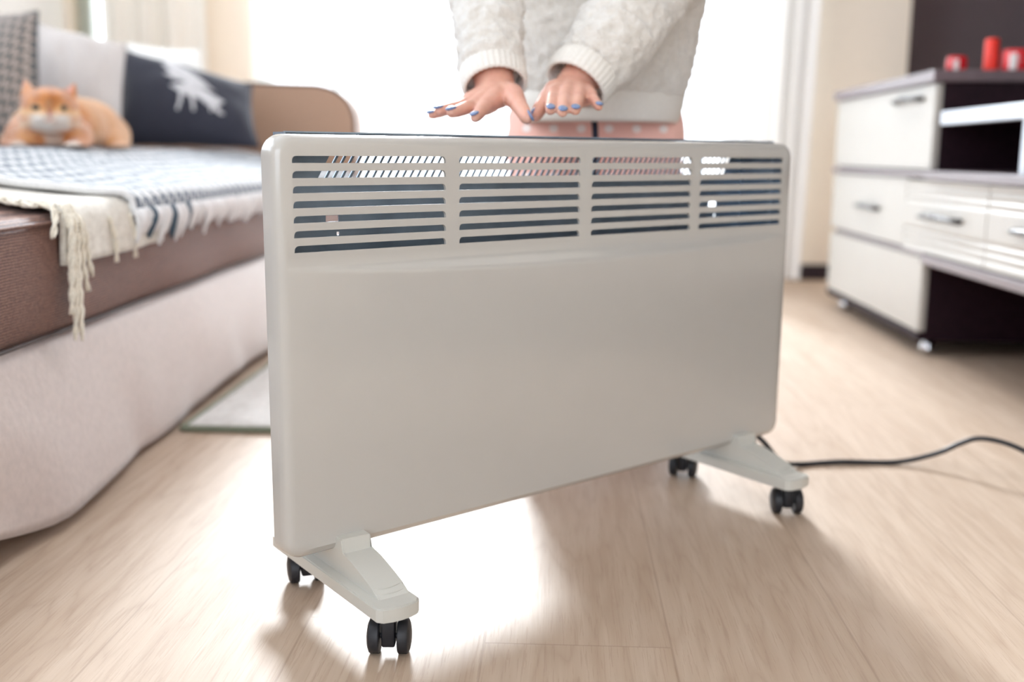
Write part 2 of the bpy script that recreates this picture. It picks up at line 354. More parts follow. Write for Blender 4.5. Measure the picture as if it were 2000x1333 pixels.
# outside: pale apartment block across the way, balcony parapet
t = thing('apartment_block', 'pale low building seen through the bright balcony door, washed out by light', 'building', (-2.2, 14, 0))
obj('wall', bx(-1.0, .9, 0, 3, -3, .93), 'out', t)
obj('roof', bx(-1.1, 1.0, -.1, 3.1, .93, 1.0, .01), 'balc', t)
for k in range(2): obj('window', bx(-.55+k*.8, -.2+k*.8, -.03, .02, .1, .6), 'glass', t)

# ------------------------------------------------------------------ curtains
def curtain(name, x0, x1, y, z0, z1, mat, folds, amp, label, lean=0., pinch=0., parts=True):
    t = thing(name, label, 'curtain', ((x0+x1)/2, y, 0))
    b = bmesh.new(); cx = (x0+x1)/2; w = x1-x0
    def fn(u, v):
        z = z0+(z1-z0)*v; zz = (z-z0)/(z1-z0)
        x = (u-.5)*w*(1-pinch*(1-zz)**2)+lean*zz
        ph = u*folds*2*pi + .9*sin(u*5.1) + .3*sin(z*1.7+u*9)
        return Vector((x, amp*sin(ph)*(.8+.3*sin(u*11+1)), z))
    grid(b, int(folds*14)+2, 14, fn)
    obj('cloth', b, mat, t, smooth=True)
    b = bmesh.new(); tube(b, [(-w/2-.03, .0, z1+.02), (w/2+.03, 0, z1+.02)], .009, 10); obj('rail', b, 'alu', t, auto=40)
    return t
curtain('sheer_curtain', -1.22, -.16, YB-.10, .03, 2.42, 'sheer', 11, .024, 'white sheer curtain hanging on the left side of the balcony door, above the sofa arm')
curtain('sheer_curtain', -.12, .66, YB-.17, .03, 2.42, 'sheer', 7, .03, 'white sheer curtain hanging in the middle of the balcony door, behind the person')
curtain('curtain_panel', .60, .92, YB-.25, .03, 2.42, 'dense', 6, .03, 'denser white folded curtain hanging right of the balcony door, beside the beige wall', lean=.05)
curtain('drape', -1.80, -1.38, YB-.12, .35, 2.42, 'drape', 4, .03, 'long cream drape hanging over the wall behind the grey cushion')

# ------------------------------------------------------------------ heater
HX, HY, HYAW = -0.28006, 0.98182, radians(41.997)
U_OFF = .0104
HW, HH, HC = .83, .43163, .08114            # width, panel height, clearance
heater = thing('convector_heater', 'white panel convector heater on black casters, standing on the oak floor', 'heater', (HX, HY, 0), HYAW)
def rrect(w, h, r, inset, n=8):
    """outline in (u,z) inset from the rect 0..w, HC..HC+h"""
    pts = []; x0, x1, z0, z1 = U_OFF+inset, w-inset, HC+inset, HC+h-inset; rr = max(r-inset, .002)
    for cx, cz, a0 in ((x1-rr, z0+rr, -pi/2), (x1-rr, z1-rr, 0), (x0+rr, z1-rr, pi/2), (x0+rr, z0+rr, pi)):
        for k in range(n+1): a = a0+pi/2*k/n; pts.append((cx+rr*cos(a), cz+rr*sin(a)))
    return pts
b = bmesh.new(); loops = []
R0 = .021
for ins, v in ((.0, .026), (.0, .012), (.0012, .0065), (.0042, .0024), (.010, 0.)):
    loops.append([b.verts.new((u, v, z)) for u, z in rrect(HW, HH, R0, ins)])
inner = [[b.verts.new((u, v, z)) for u, z in rrect(HW, HH, R0, ins)] for ins, v in ((.0025, .026), (.0025, .012), (.009, .0035))]
def bridge(A, B):
    n = len(A)
    for i in range(n): b.faces.new((A[i], A[(i+1) % n], B[(i+1) % n], B[i]))
for A, B in zip(loops, loops[1:]): bridge(A, B)
for A, B in zip(inner, inner[1:]): bridge(A, B)
bridge(loops[0], inner[0]); b.faces.new(loops[-1]); b.faces.new(inner[-1])
def bulge(u, z):                            # the lower part of the front swells forward below a curved step
    if z > .392: return 0
    s = 1-(2*(u-U_OFF)/(HW-U_OFF)-1)**2
    zt = .3850; zb = .3838-.0165*max(0, s)**.7
    step = sm01((zt-z)/(zt-zb+1e-6)); fade = sm01((z-HC-.01)/.22)
    return -.0150*max(0, s)**1.1*step*(.25+.75*fade)
front = [f for f in b.faces if all(abs(v.co.y) < 1e-6 for v in f.verts)]
for k in range(1, 36):
    g = [f for f in b.faces if all(abs(v.co.y) < 1e-6 for v in f.verts)]
    g2 = set(g) | {e for f in g for e in f.edges} | {v for f in g for v in f.verts}
    bmesh.ops.bisect_plane(b, geom=list(g2), plane_co=(HW*k/36, 0, 0), plane_no=(1, 0, 0))
zs = [.393, .3845, .3825, .380, .3775, .375, .3725, .370, .3675, .365, .362, .358, .35, .33, .31, .285, .26, .235, .21, .185, .16, .13, .11, .098]
for z in zs:
    g = [f for f in b.faces if all(abs(v.co.y) < 1e-6 for v in f.verts)]
    g2 = set(g) | {e for f in g for e in f.edges} | {v for f in g for v in f.verts}
    bmesh.ops.bisect_plane(b, geom=list(g2), plane_co=(0, 0, z), plane_no=(0, 0, 1))
for v in b.verts:
    if abs(v.co.y) < 1e-6 and U_OFF+.0101 < v.co.x < HW-.0101: v.co.y += bulge(v.co.x, v.co.z)
shell = obj('front_panel', b, 'white_metal', heater)
SLOT_U = ((.030, .212), (.230, .410), (.429, .610), (.627, .806)); SLOT_Z = [.4885-.01452*i for i in range(7)]
b = bmesh.new()
for u0, u1 in SLOT_U:
    for zc in SLOT_Z:
        zt, zb = zc+.0034, zc-.0034; r = .0045
        o = [(u0, zb), (u1, zb), (u1, zt-r)] + [(u1-r+r*cos(a), zt-r+r*sin(a)) for a in (pi/8, pi/4, 3*pi/8, pi/2)] + [(u0+r+r*cos(a), zt-r+r*sin(a)) for a in (pi/2, 5*pi/8, 3*pi/4, 7*pi/8, pi)]
        extrude_poly(b, o, lambda a, c, v: Vector((a, v, c)), -.01, .02)
cut = obj('cutter', b, 'white_metal', heater)
bake(shell, [('BOOLEAN', dict(object=cut, operation='DIFFERENCE', solver='EXACT'))]); bpy.data.objects.remove(cut)
shell.data.set_sharp_from_angle(angle=radians(35))
# body behind the panel: thin steel sides, top, bottom
b = bmesh.new(); e = .050; eR = .020; v0, v1 = .022, .078; zb0, zb1 = HC+.014, HC+HH+.003; w = .0015
TP = [(.034, v0), (.036, .028), (e, .050), (e, v1), (HW-eR, v1), (HW-eR, .050), (HW-.019, .028), (HW-.018, v0)]
extrude_poly(b, TP, lambda a, c, v: Vector((a, c, v)), zb1-w, zb1); extrude_poly(b, TP, lambda a, c, v: Vector((a, c, v)), zb0, zb0+w)
for ee, ux, k_ in ((e, lambda q: q, .020), (eR, lambda q: HW-q, .004)):
    O_ = [(ux(.014+k_), v0), (ux(.016+k_), .028), (ux(ee), .050), (ux(ee), v1), (ux(ee+w), v1), (ux(ee+w), .0495), (ux(.0175+k_), .0275), (ux(.0155+k_), v0)]
    extrude_poly(b, O_, lambda a, c, v: Vector((a, c, v)), zb0+w, zb1-w)
box(b, HW-.0185, HW-.0170, .0042, .0262, HC+.02, HC+HH-.014)
obj('body', b, 'zinc', heater)
# back plate with slanted air slits and keyholes
b = bmesh.new(); y0, y1 = v1-w, v1; U0, U1 = .115, .803
def plate(u0, u1, z0, z1): box(b, u0, u1, y0, y1, z0, z1)
KZ0, KZ1 = .4215, .4285
Z = [zb0+w, .407, .4105, KZ0, KZ1, .4655, .4785, .4815, .4945, zb1-w]; L, Rr = e+w, HW-eR-w
plate(L, Rr, Z[0], Z[1]); plate(L, .121, Z[1], Z[2]); plate(.1245, .750, Z[1], Z[2]); plate(.7535, Rr, Z[1], Z[2])
plate(L, Rr, Z[2], Z[3]); plate(L, .108, Z[3], Z[4]); plate(.124, .738, Z[3], Z[4]); plate(.754, Rr, Z[3], Z[4])
plate(L, Rr, Z[4], Z[5]); plate(L, Rr, Z[6], Z[7]); plate(L, Rr, Z[8], Z[9])
for (za, zb) in ((Z[5], Z[6]), (Z[7], Z[8])):
    sl = .62; off0 = (za-.4655)*sl; off1 = (zb-.4655)*sl
    n = 68; pit = (U1-U0-.02)/n
    def para(ua0, ua1, ub0, ub1):
        P = [(ua0, za), (ua1, za), (ub1, zb), (ub0, zb)]; extrude_poly(b, P, lambda a, c, v: Vector((a, v, c)), y0, y1)
    para(L, .098+off0, L, .098+off1)
    for k in range(1, n): u = .098+k*pit; para(u-.0016+off0, u+.0016+off0, u-.0016+off1, u+.0016+off1)
    u = .098+n*pit; para(u+off0, Rr, u+off1, Rr)
obj('back_plate', b, 'zinc', heater)
b = bmesh.new(); box(b, .05, HW-.05, .045, .060, .25, .275, .003)
for k in range(60): u = .06+k*.0120; box(b, u, u+.0012, .038, .067, .235, .29)
obj('heating_element', b, 'heat', heater)
# feet
def make_foot(u):
    ft = bpy.data.objects.new('foot', None); COL.objects.link(ft); ft.parent = heater; ft.location = (u, 0, 0); ft.rotation_euler = (0, 0, radians(-3.1))
    b = bmesh.new(); z0, z1 = .0450, .0600; hw = .0245; VF, VR = -.112, .136
    out = [(-hw, VR), (-hw, VF+.004)] + [(hw*s, VF-.006*(1-s*s)) for s in (-.8, -.4, 0, .4, .8)] + [(hw, VF+.004), (hw, VR)]
    extrude_poly(b, out, lambda a, c, v: Vector((a, c, v)), z0, z1)
    es = [e_ for e_ in b.edges if abs(e_.verts[0].co.z-e_.verts[1].co.z) < 1e-5 and e_.verts[0].co.z > .045]
    bmesh.ops.bevel(b, geom=es, offset=.0014, segments=2, affect='EDGES')
    beam = obj('beam', b, 'white_plastic', ft, auto=35)
    # arched rib that climbs from the tip to the heater's underside, front and back
    b = bmesh.new()
    prof = [(VF+.016, z1-.002), (VF+.020, z1+.0012), (-.080, .0665), (-.066, .0715), (-.050, .0765), (-.036, .0805), (-.024, .0825), (-.016, .0830), (-.014, .098), (.060, .098), (.064, .083), (.085, .076), (.105, .068), (.118, z1-.002)]
    n = len(prof); hw0 = -.0125; hw1 = .0222
    A = [b.verts.new((hw0, v, z)) for v, z in prof]; B = [b.verts.new((hw1, v, z)) for v, z in prof]
    b.faces.new(A); b.faces.new(B[::-1])
    for i in range(n): b.faces.new((A[i], A[(i+1) % n], B[(i+1) % n], B[i]))
    bmesh.ops.bevel(b, geom=[e_ for e_ in b.edges if abs(e_.verts[0].co.x-e_.verts[1].co.x) < 1e-5], offset=.0012, segments=2, affect='EDGES')
    obj('bracket', b, 'white_plastic', ft, auto=25)
    b = bmesh.new()
    for q in (.026, .033):
        P = [(hw0*.95+(hw1-hw0)*.98*k/8, VF+q-.0035*(1-(k/4-1)**2), z1+.0012+(q-.024)*.47+.0006) for k in range(9)]
        tube(b, P, .0006, 6)
    obj('groove', b, 'white_plastic', ft)
    # casters
    for xo, v, rz in ((.001 if u < .4 else .011, -.089 if u < .4 else -.085, -HYAW+radians(5)), (.010 if u < .4 else .015, .122 if u < .4 else .120, -HYAW+radians(24 if u < .4 else -12))):
        cs = bpy.data.objects.new('caster', None); COL.objects.link(cs); cs.parent = ft; cs.location = (xo, v, 0); cs.rotation_euler = (0, 0, rz)
        R = .0178
        for s in (-1, 1):
            b = bmesh.new(); x0, x1 = s*.0090, s*.0198
            rr = [R*.93, R, R, R*.95, R*.75, R*.45]; xx = [x0, x0+s*.001, x1-s*.002, x1-s*.0004, x1+s*.0012, x1+s*.0022]
            tube(b, [(x, 0, R) for x in xx], rr, 28, up=Vector((0, 1, 0))); w_ = obj('wheel', b, 'rubber', cs, auto=35)
        b = bmesh.new(); box(b, -.0068, .0068, -.012, .015, .010, .0400, .002); cyl(b, (-.0105, 0, R), (.0105, 0, R), .0028, 12); box(b, -.011, .011, -.011, .011, .0385, .0455, .001)
        obj('fork', b, 'black', cs, auto=35)
make_foot(.0795); make_foot(.731)
# power cord lies on the floor: its plug end runs out of frame
inv = (Matrix.Translation((HX, HY, 0)) @ Matrix.Rotation(HYAW, 4, 'Z')).inverted()
cp = [Vector(q) for q in ((.205, 1.60, .105), (.268, 1.600, .088), (.318, 1.585, .060), (.352, 1.590, .022))]+[at(*q) for q in ((1560, 910, 1.632), (1640, 906, 1.65), (1750, 905, 1.655), (1830, 886, 1.655), (1875, 867, 1.65), (1912, 857, 1.64), (1960, 865, 1.62), (2010, 886, 1.59), (2080, 925, 1.55))]+[Vector((.95, 1.50, .0047)), Vector((1.15, 1.56, .0047)), Vector((1.33, 1.80, .0047))]
for q in cp: q.z = max(q.z, .0047)
b = bmesh.new(); tube(b, [inv @ q for q in catmull(cp, 8)], .0042, 10)
obj('power_cord', b, 'black', heater, smooth=True)

# ------------------------------------------------------------------ sofa
SY = radians(1.4)                          # the sofa stands a touch askew
sofa = thing('sofa', 'brown corner sofa bed with beige lower panel and rounded tan end arm', 'sofa', (-.69, 1.25, 0), SY)
sofa_inv = (Matrix.Translation((-.69, 1.25, 0)) @ Matrix.Rotation(SY, 4, 'Z')).inverted()
Y0s, Y1s, XB = -.95, 2.62, -.86           # local extents (y along the sofa), XB: rear of the seat
ZS = .246
b = bmesh.new()
def basefn(u, v):
    y = Y0s+(Y1s-Y0s)*u; zb = .016+.010*sm01((y-.5)/.8) + .045*sm01((.03-y)/.25) + .004*sin(y*9)
    z = zb+(ZS-zb)*v
    bul = .016*(1-v)**2+.032*exp(-((y-.10)/.22)**2)*(1-v)**1.6 + .012*sin(v*pi)
    fold = .0035*sin(y*16+v*3+noise.noise(Vector((y*5, v*2, 0)))*3)*(1-v)
    return Vector((bul+fold-.004*(v > .96), y, z))
vs = grid(b, 110, 18, basefn)
# returns inward at top and bottom so that the panel has thickness
top = [r[-1] for r in vs]; bot = [r[0] for r in vs]
for row, dz in ((top, 0), (bot, 0)):
    nr = [b.verts.new((-.05, v.co.y, v.co.z+dz)) for v in row]
    for i in range(len(row)-1): b.faces.new((row[i], row[i+1], nr[i+1], nr[i]))
obj('base_panel', b, 'sofa_base', sofa, smooth=True)
obj('base_frame', bx(XB, -.045, Y0s, Y1s-.02, .05, ZS-.01), 'wenge', sofa)
for x in (-.75, -.12):
    for y in (-.8, 1.0, 2.5): obj('leg', bx(x-.03, x+.03, y-.03, y+.03, 0, .055, .004), 'wenge', sofa)
def seat_z(d):                              # height of the seat top at distance d behind the front edge
    return .408+.064*sm01(d/.42)
b = bmesh.new(); prof = [(-.002, ZS+.004), (.006, ZS+.012), (.010, .30), (.011, .35), (.008, .393), (.003, .403), (-.006, .409)] + [(-d, seat_z(d)) for d in (.03, .08, .15, .24, .34, .45, .6, .75)] + [(XB, .471), (XB, ZS+.004)]
def seatfn(u, v):
    y = Y0s+(Y1s-Y0s)*u; x, z = prof[v]; x += .003*sin(y*13+z*20)*(z < .38) ; return Vector((x, y, z))
nn = 70; rows = [[b.verts.new(seatfn(i/(nn-1), j)) for j in range(len(prof))] for i in range(nn)]
for i in range(nn-1):
    for j in range(len(prof)): k = (j+1) % len(prof); b.faces.new((rows[i][j], rows[i+1][j], rows[i+1][k], rows[i][k]))
b.faces.new(rows[0]); b.faces.new(rows[-1][::-1])
obj('seat_cushion', b, 'weave', sofa, auto=50)
b = bmesh.new()
tube(b, [(.010, Y0s+(Y1s-Y0s)*k/60, .400) for k in range(61)], .0035, 8); obj('seat_piping', b, 'weave', sofa, smooth=True)
b = bmesh.new(); tube(b, [(.006+.0105*sin(0), Y0s+(Y1s-Y0s)*k/60, ZS+.003) for k in range(61)], .0028, 8); obj('base_piping', b, 'piping', sofa, smooth=True)
# backrest along the wall side
b = bmesh.new(); box(b, XB-.22, XB+.02, Y0s, Y1s, .05, .76, .05, 4); obj('backrest', b, 'weave', sofa, smooth=True)
# end arm: flat face to the camera, rounded upper corner
b = bmesh.new(); ar = .17; xr, zt = .040, .722
out = [(xr, .03)] + [(xr-ar+ar*cos(a)**.8, zt-ar*.85+ar*.85*sin(a)**.8) for a in [pi/2*k/12 for k in range(13)]] + [(-.30, zt+.004), (-.6, zt-.01), (XB-.2, zt-.02), (XB-.2, .03)]
extrude_poly(b, out, lambda a, c, v: Vector((a, v, c)), 2.36, 2.56)
bmesh.ops.bevel(b, geom=[e_ for e_ in b.edges if abs(e_.verts[0].co.y-e_.verts[1].co.y) < 1e-5], offset=.02, segments=4, affect='EDGES')
arm = obj('arm', b, 'arm', sofa, auto=50)
b = bmesh.new(); tube(b, [(a+.0, 2.365, c) for a, c in out[:18]], .0065, 8); obj('arm_piping', b, 'piping', arm, smooth=True)
SOFA = Matrix.Translation((-.69, 1.25, 0)) @ Matrix.Rotation(SY, 4, 'Z')

# blankets over the seat: sheets that follow the seat top and hang over its front edge
def drape_pos(d, y, off, zr=.012):
    """d>0: distance back from the front edge on top; d<0: length hanging down"""
    R = .02; x0 = .012+off
    if d > R: return Vector((x0-d, y, seat_z(max(0, d-.012))+off+.004))
    ztop = seat_z(.01)+off+.004; L = R*pi/2
    if d > R-L: a = (R-d)/L*pi/2; return Vector((x0-R+R*sin(a), y, ztop-R+R*cos(a)))
    return Vector((x0, y, ztop-R-(R-L-d)))
cream = thing('throw_blanket', 'cream wool throw with twisted tassels, hanging over the near corner of the sofa seat', 'blanket', (-.69, 1.25, 0), SY)
def edge_y(d):                              # near edge of the throw runs askew
    return .128 + .50*max(0, d)**1.0*.9 - .0*d
b = bmesh.new()
def cfn(u, v):
    # u along the sofa, v from back to the hem
    d = .60-(.60+.064+.006*(1-u))*v
    y0 = edge_y(d); y = y0+(.50-y0)*u
    p = drape_pos(d, y, .007); p.x += .004*noise.noise(Vector((y*9, d*9, 0)))+.006*max(0, -d)/.07*sin(y*38)*.5; p.z += .003*noise.noise(Vector((y*11, d*11, 4)))
    return p
grid(b, 90, 60, cfn); o = obj('cloth', b, 'cream', cream, smooth=True); bake(o, [('SOLIDIFY', dict(thickness=.008, offset=1))])
def yarn(name, pts, r, mat, parent, n=6, strands=2, tw=40.):
    """a twisted yarn: two plies around a path, knotted at its end"""
    P = catmull(pts, n); b = bmesh.new(); L = 0; prev = P[0]
    for s in range(strands):
        L = 0; prev = P[0]; Q = []
        for i, p in enumerate(P):
            L += (p-prev).length; prev = p; d = (P[min(i+1, len(P)-1)]-P[max(i-1, 0)]).normalized(); a = d.orthogonal().normalized(); c = d.cross(a)
            th = L/r*.55+s*2*pi/strands; Q.append(p+(a*cos(th)+c*sin(th))*r*.5)
        tube(b, Q, [r*.62*(1 if i < len(Q)-2 else .75) for i in range(len(Q))], 7)
    return obj(name, b, mat, parent, smooth=True)
rnd = random.Random(3)
for k in range(10):                          # tassels along the slanted near edge, lying on the seat top
    d = .30-.03*k; y = edge_y(d); p0 = drape_pos(d, y+.01, .012)
    L = .055+rnd.random()*.02; dy = -.018-.012*rnd.random(); dd = -(.05+.015*rnd.random())
    pts = [p0] + [drape_pos(d+dd*q, y+dy*q*1.6-.004, .010+.002*sin(q*9)) for q in (.33, .66, 1.)]
    yarn('tassel', pts, .0042, 'tassel', cream)
for k in range(7):                           # the bunch that hangs down at the corner
    d0 = .012-.010*k*.4; y = edge_y(0)-.002+.004*k; ph = rnd.uniform(-1, 1)
    ln = (.060, .115, .150, .155, .135, .090, .070)[k]; ys = (.006, -.004, .004, .016, .020, .036, .05)[k]
    pts = [drape_pos(.010, y+.012, .013), drape_pos(-.03, y+.004+ys*.3, .017+.004*ph), drape_pos(-.03-ln*.5, y+ys*.7+.004*sin(k), .017), drape_pos(-.03-ln, y+ys, .013+.003*ph)]
    yarn('tassel', pts, .0044, 'tassel', cream)
for k in range(2):
    y = .27+.075*k; yarn('tassel', [drape_pos(-.02, y, .016), drape_pos(-.055, y+.012, .019), drape_pos(-.090, y+.018, .016)], .004, 'tassel', cream)

hb = thing('houndstooth_blanket', 'black and white houndstooth blanket with shaggy fringe, spread over the sofa seat under the cat', 'blanket', (-.69, 1.25, 0), SY)
b = bmesh.new()
def hfn(u, v):
    d = .82-(.82+.030)*v; y0 = .36+.62*max(0, d)*.55; y0 = .36 if d < 0 else .36-.72*min(d, .22)*1.0-.2*max(0, d-.22)
    y = y0+(2.32-y0)*u
    p = drape_pos(d, y, .018); p.z += .004*noise.noise(Vector((y*6, d*6, 9)))+.002*noise.noise(Vector((y*20, d*20, 9))); return p
grid(b, 150, 60, hfn, uv=lambda u, v: (u*2.1, v*.87)); o = obj('cloth', b, 'hound', hb, smooth=True); bake(o, [('SOLIDIFY', dict(thickness=.008, offset=1))])
hem = []
for k in range(61): hem.append(hfn(k/60, 1))
for k in range(1, 41): hem.append(hfn(1, 1-k/40))
b = bmesh.new(); tube(b, [hfn(0, k/60)+Vector((0, 0, .004)) for k in range(61)], .0062, 8); tube(b, [p+Vector((.003, 0, 0)) for p in hem], .0062, 8); obj('hem', b, 'fringe', hb, smooth=True)
rnd = random.Random(11)
for k in range(78):                          # fringe along the front hem
    y = .365+k*.0252+rnd.uniform(-.004, .004); L = rnd.uniform(.028, .052); b = bmesh.new()
    for s in range(5):
        yy = y+rnd.uniform(-.010, .010); e1 = rnd.uniform(-.010, .010)
        pts = [drape_pos(-.022, yy, .024), drape_pos(-.030-L*.4, yy+e1*.4, .027+rnd.uniform(0, .004)), drape_pos(-.030-L*rnd.uniform(.85, 1.05), y+e1*.9, .020)]
        tube(b, catmull(pts, 4), [.0042, .0046, .0046, .0044, .0042, .0038, .0032, .0025, .0014], 6)
    dark = k in (2, 6, 9)
    obj('tassel', b, 'fringe_dark' if dark else 'fringe', hb, smooth=True)

# ------------------------------------------------------------------ cushions
def cushion(name, c, thick, mat, label, nrm_sag=.0, wr=.006, seed=0, uvs=None, cat='cushion', pinch=.06):
    """c: four corners TL,TR,BR,BL in world; pillow puffed on both sides"""
    c = [Vector(p) for p in c]; c[2].z += .009; c[3].z += .009; cen = sum(c, Vector())/4
    n = (c[1]-c[0]).cross(c[3]-c[0]).normalized()
    if n.y > 0: n = -n                      # towards the camera
    t = thing(name, label, cat, (cen.x, cen.y, min(p.z for p in c)))
    b = bmesh.new(); N = 34; org = t.location
    def surf(u, v, s):
        a, bb = 2*u-1, 2*v-1
        pu = .5+.5*a*(1-pinch*(1-bb*bb)*abs(a)**3); pv = .5+.5*bb*(1-pinch*(1-a*a)*abs(bb)**3)
        p = c[0].lerp(c[1], pu).lerp(c[3].lerp(c[2], pu), pv)
        h = max(0, (1-a**2))**.55*max(0, (1-bb**2))**.55
        w = noise.noise(Vector((u*3+seed, v*3, seed)))*.5+.25*noise.noise(Vector((u*9+seed, v*5, seed)))
        edge = min(1, h*3)
        return p+n*s*(thick/2*h+wr*w*edge)-Vector((0, 0, nrm_sag*h))
    for s in (1, -1):
        grid(b, N, N, lambda u, v: surf(u, v, s)-org, uv=(lambda u, v: (u*uvs[0], v*uvs[1])) if uvs else None)
    bmesh.ops.remove_doubles(b, verts=b.verts[:], dist=1e-5)
    o = obj('cover', b, mat, t, smooth=True)
    b = bmesh.new(); ring = [surf(k/20, 0, 1) for k in range(20)]+[surf(1, k/20, 1) for k in range(20)]+[surf(1-k/20, 1, 1) for k in range(20)]+[surf(0, 1-k/20, 1) for k in range(21)]
    tube(b, [p-org for p in ring], .0032, 6); obj('seam', b, mat, t, smooth=True)
    return t, surf, org
cushion('houndstooth_cushion', [at(-75, 28, 2.74), at(74, 22, 2.74), at(76, 290, 2.62), at(-72, 290, 2.56)], .14, 'hound_dark', 'black and beige houndstooth cushion standing behind the cat at the left edge', seed=1, uvs=(.28, .36))
cushion('grey_cushion', [at(70, 44, 3.02), at(246, 88, 3.06), at(236, 292, 2.86), at(78, 296, 2.82)], .15, 'grey_cloth', 'light grey plain cushion standing between the houndstooth cushion and the charcoal one', seed=5, wr=.02)
cushion('white_cushion', [at(250, 84, 3.40), at(388, 98, 3.42), at(430, 290, 3.36), at(255, 290, 3.36)], .10, 'white_cloth', 'white cushion peeping out above the charcoal deer cushion', seed=8)
ct, csurf, corg = cushion('charcoal_cushion', [at(236, 96, 3.22), at(492, 166, 3.30), at(506, 294, 3.12), at(228, 290, 3.04)], .15, 'dark_cloth', 'charcoal cushion printed with a pale deer, slumped against the tan sofa arm', seed=12, wr=.016)
def pq(*pts): return [((x-236)/264, (y-(98+(x-236)*.27))/(292-(98+(x-236)*.27))) for x, y in pts]
def stroke(pts, w):                      # a tapering brush stroke as an outline
    L = []; Rr = []; n = len(pts)
    for i, (x, y) in enumerate(pts):
        a, c = pts[max(i-1, 0)], pts[min(i+1, n-1)]; dx, dy = c[0]-a[0], c[1]-a[1]; l = sqrt(dx*dx+dy*dy); ww = w[i]/2
        L.append((x-dy/l*ww, y+dx/l*ww)); Rr.append((x+dy/l*ww, y-dx/l*ww))
    return pq(*(L+Rr[::-1]))
DEER = [  # the printed deer, in the cushion's own (u, v)
    stroke([(320,122), (323,145), (328,172), (340,194), (362,208), (390,214), (416,220), (431,234), (433,252)], [12, 12, 14, 19, 24, 21, 22, 16, 9]),
    stroke([(356,214), (354,230), (348,246)], [8, 6, 5]), stroke([(372,216), (377,232), (378,248)], [8, 6, 5]), stroke([(408,220), (404,236), (412,248)], [9, 6, 5]),
    stroke([(337,184), (352,184), (365,176), (370,162)], [10, 10, 8, 6]), stroke([(334,132), (343,128), (349,138), (360,136), (368,146)], [5, 5, 5, 5, 4])]
b = bmesh.new()
for out in DEER:
    fs = bmesh.ops.contextual_create(b, geom=[b.verts.new((u, v, 0)) for u, v in out])['faces']
    bmesh.ops.triangulate(b, faces=fs)
for _ in range(3): bmesh.ops.subdivide_edges(b, edges=b.edges[:], cuts=1, use_grid_fill=True)
for v in b.verts:
    u, w = v.co.x, v.co.y; p = csurf(u, w, 1); n_ = (csurf(u+.01, w, 1)-p).cross(csurf(u, w+.01, 1)-p).normalized()
    if n_.y > 0: n_ = -n_
    v.co = p+n_*.0022-corg
o = obj('deer_print', b, 'print', ct, smooth=True); bake(o, [('SOLIDIFY', dict(thickness=.001, offset=0))]); tag(o, 'pale grey deer print')

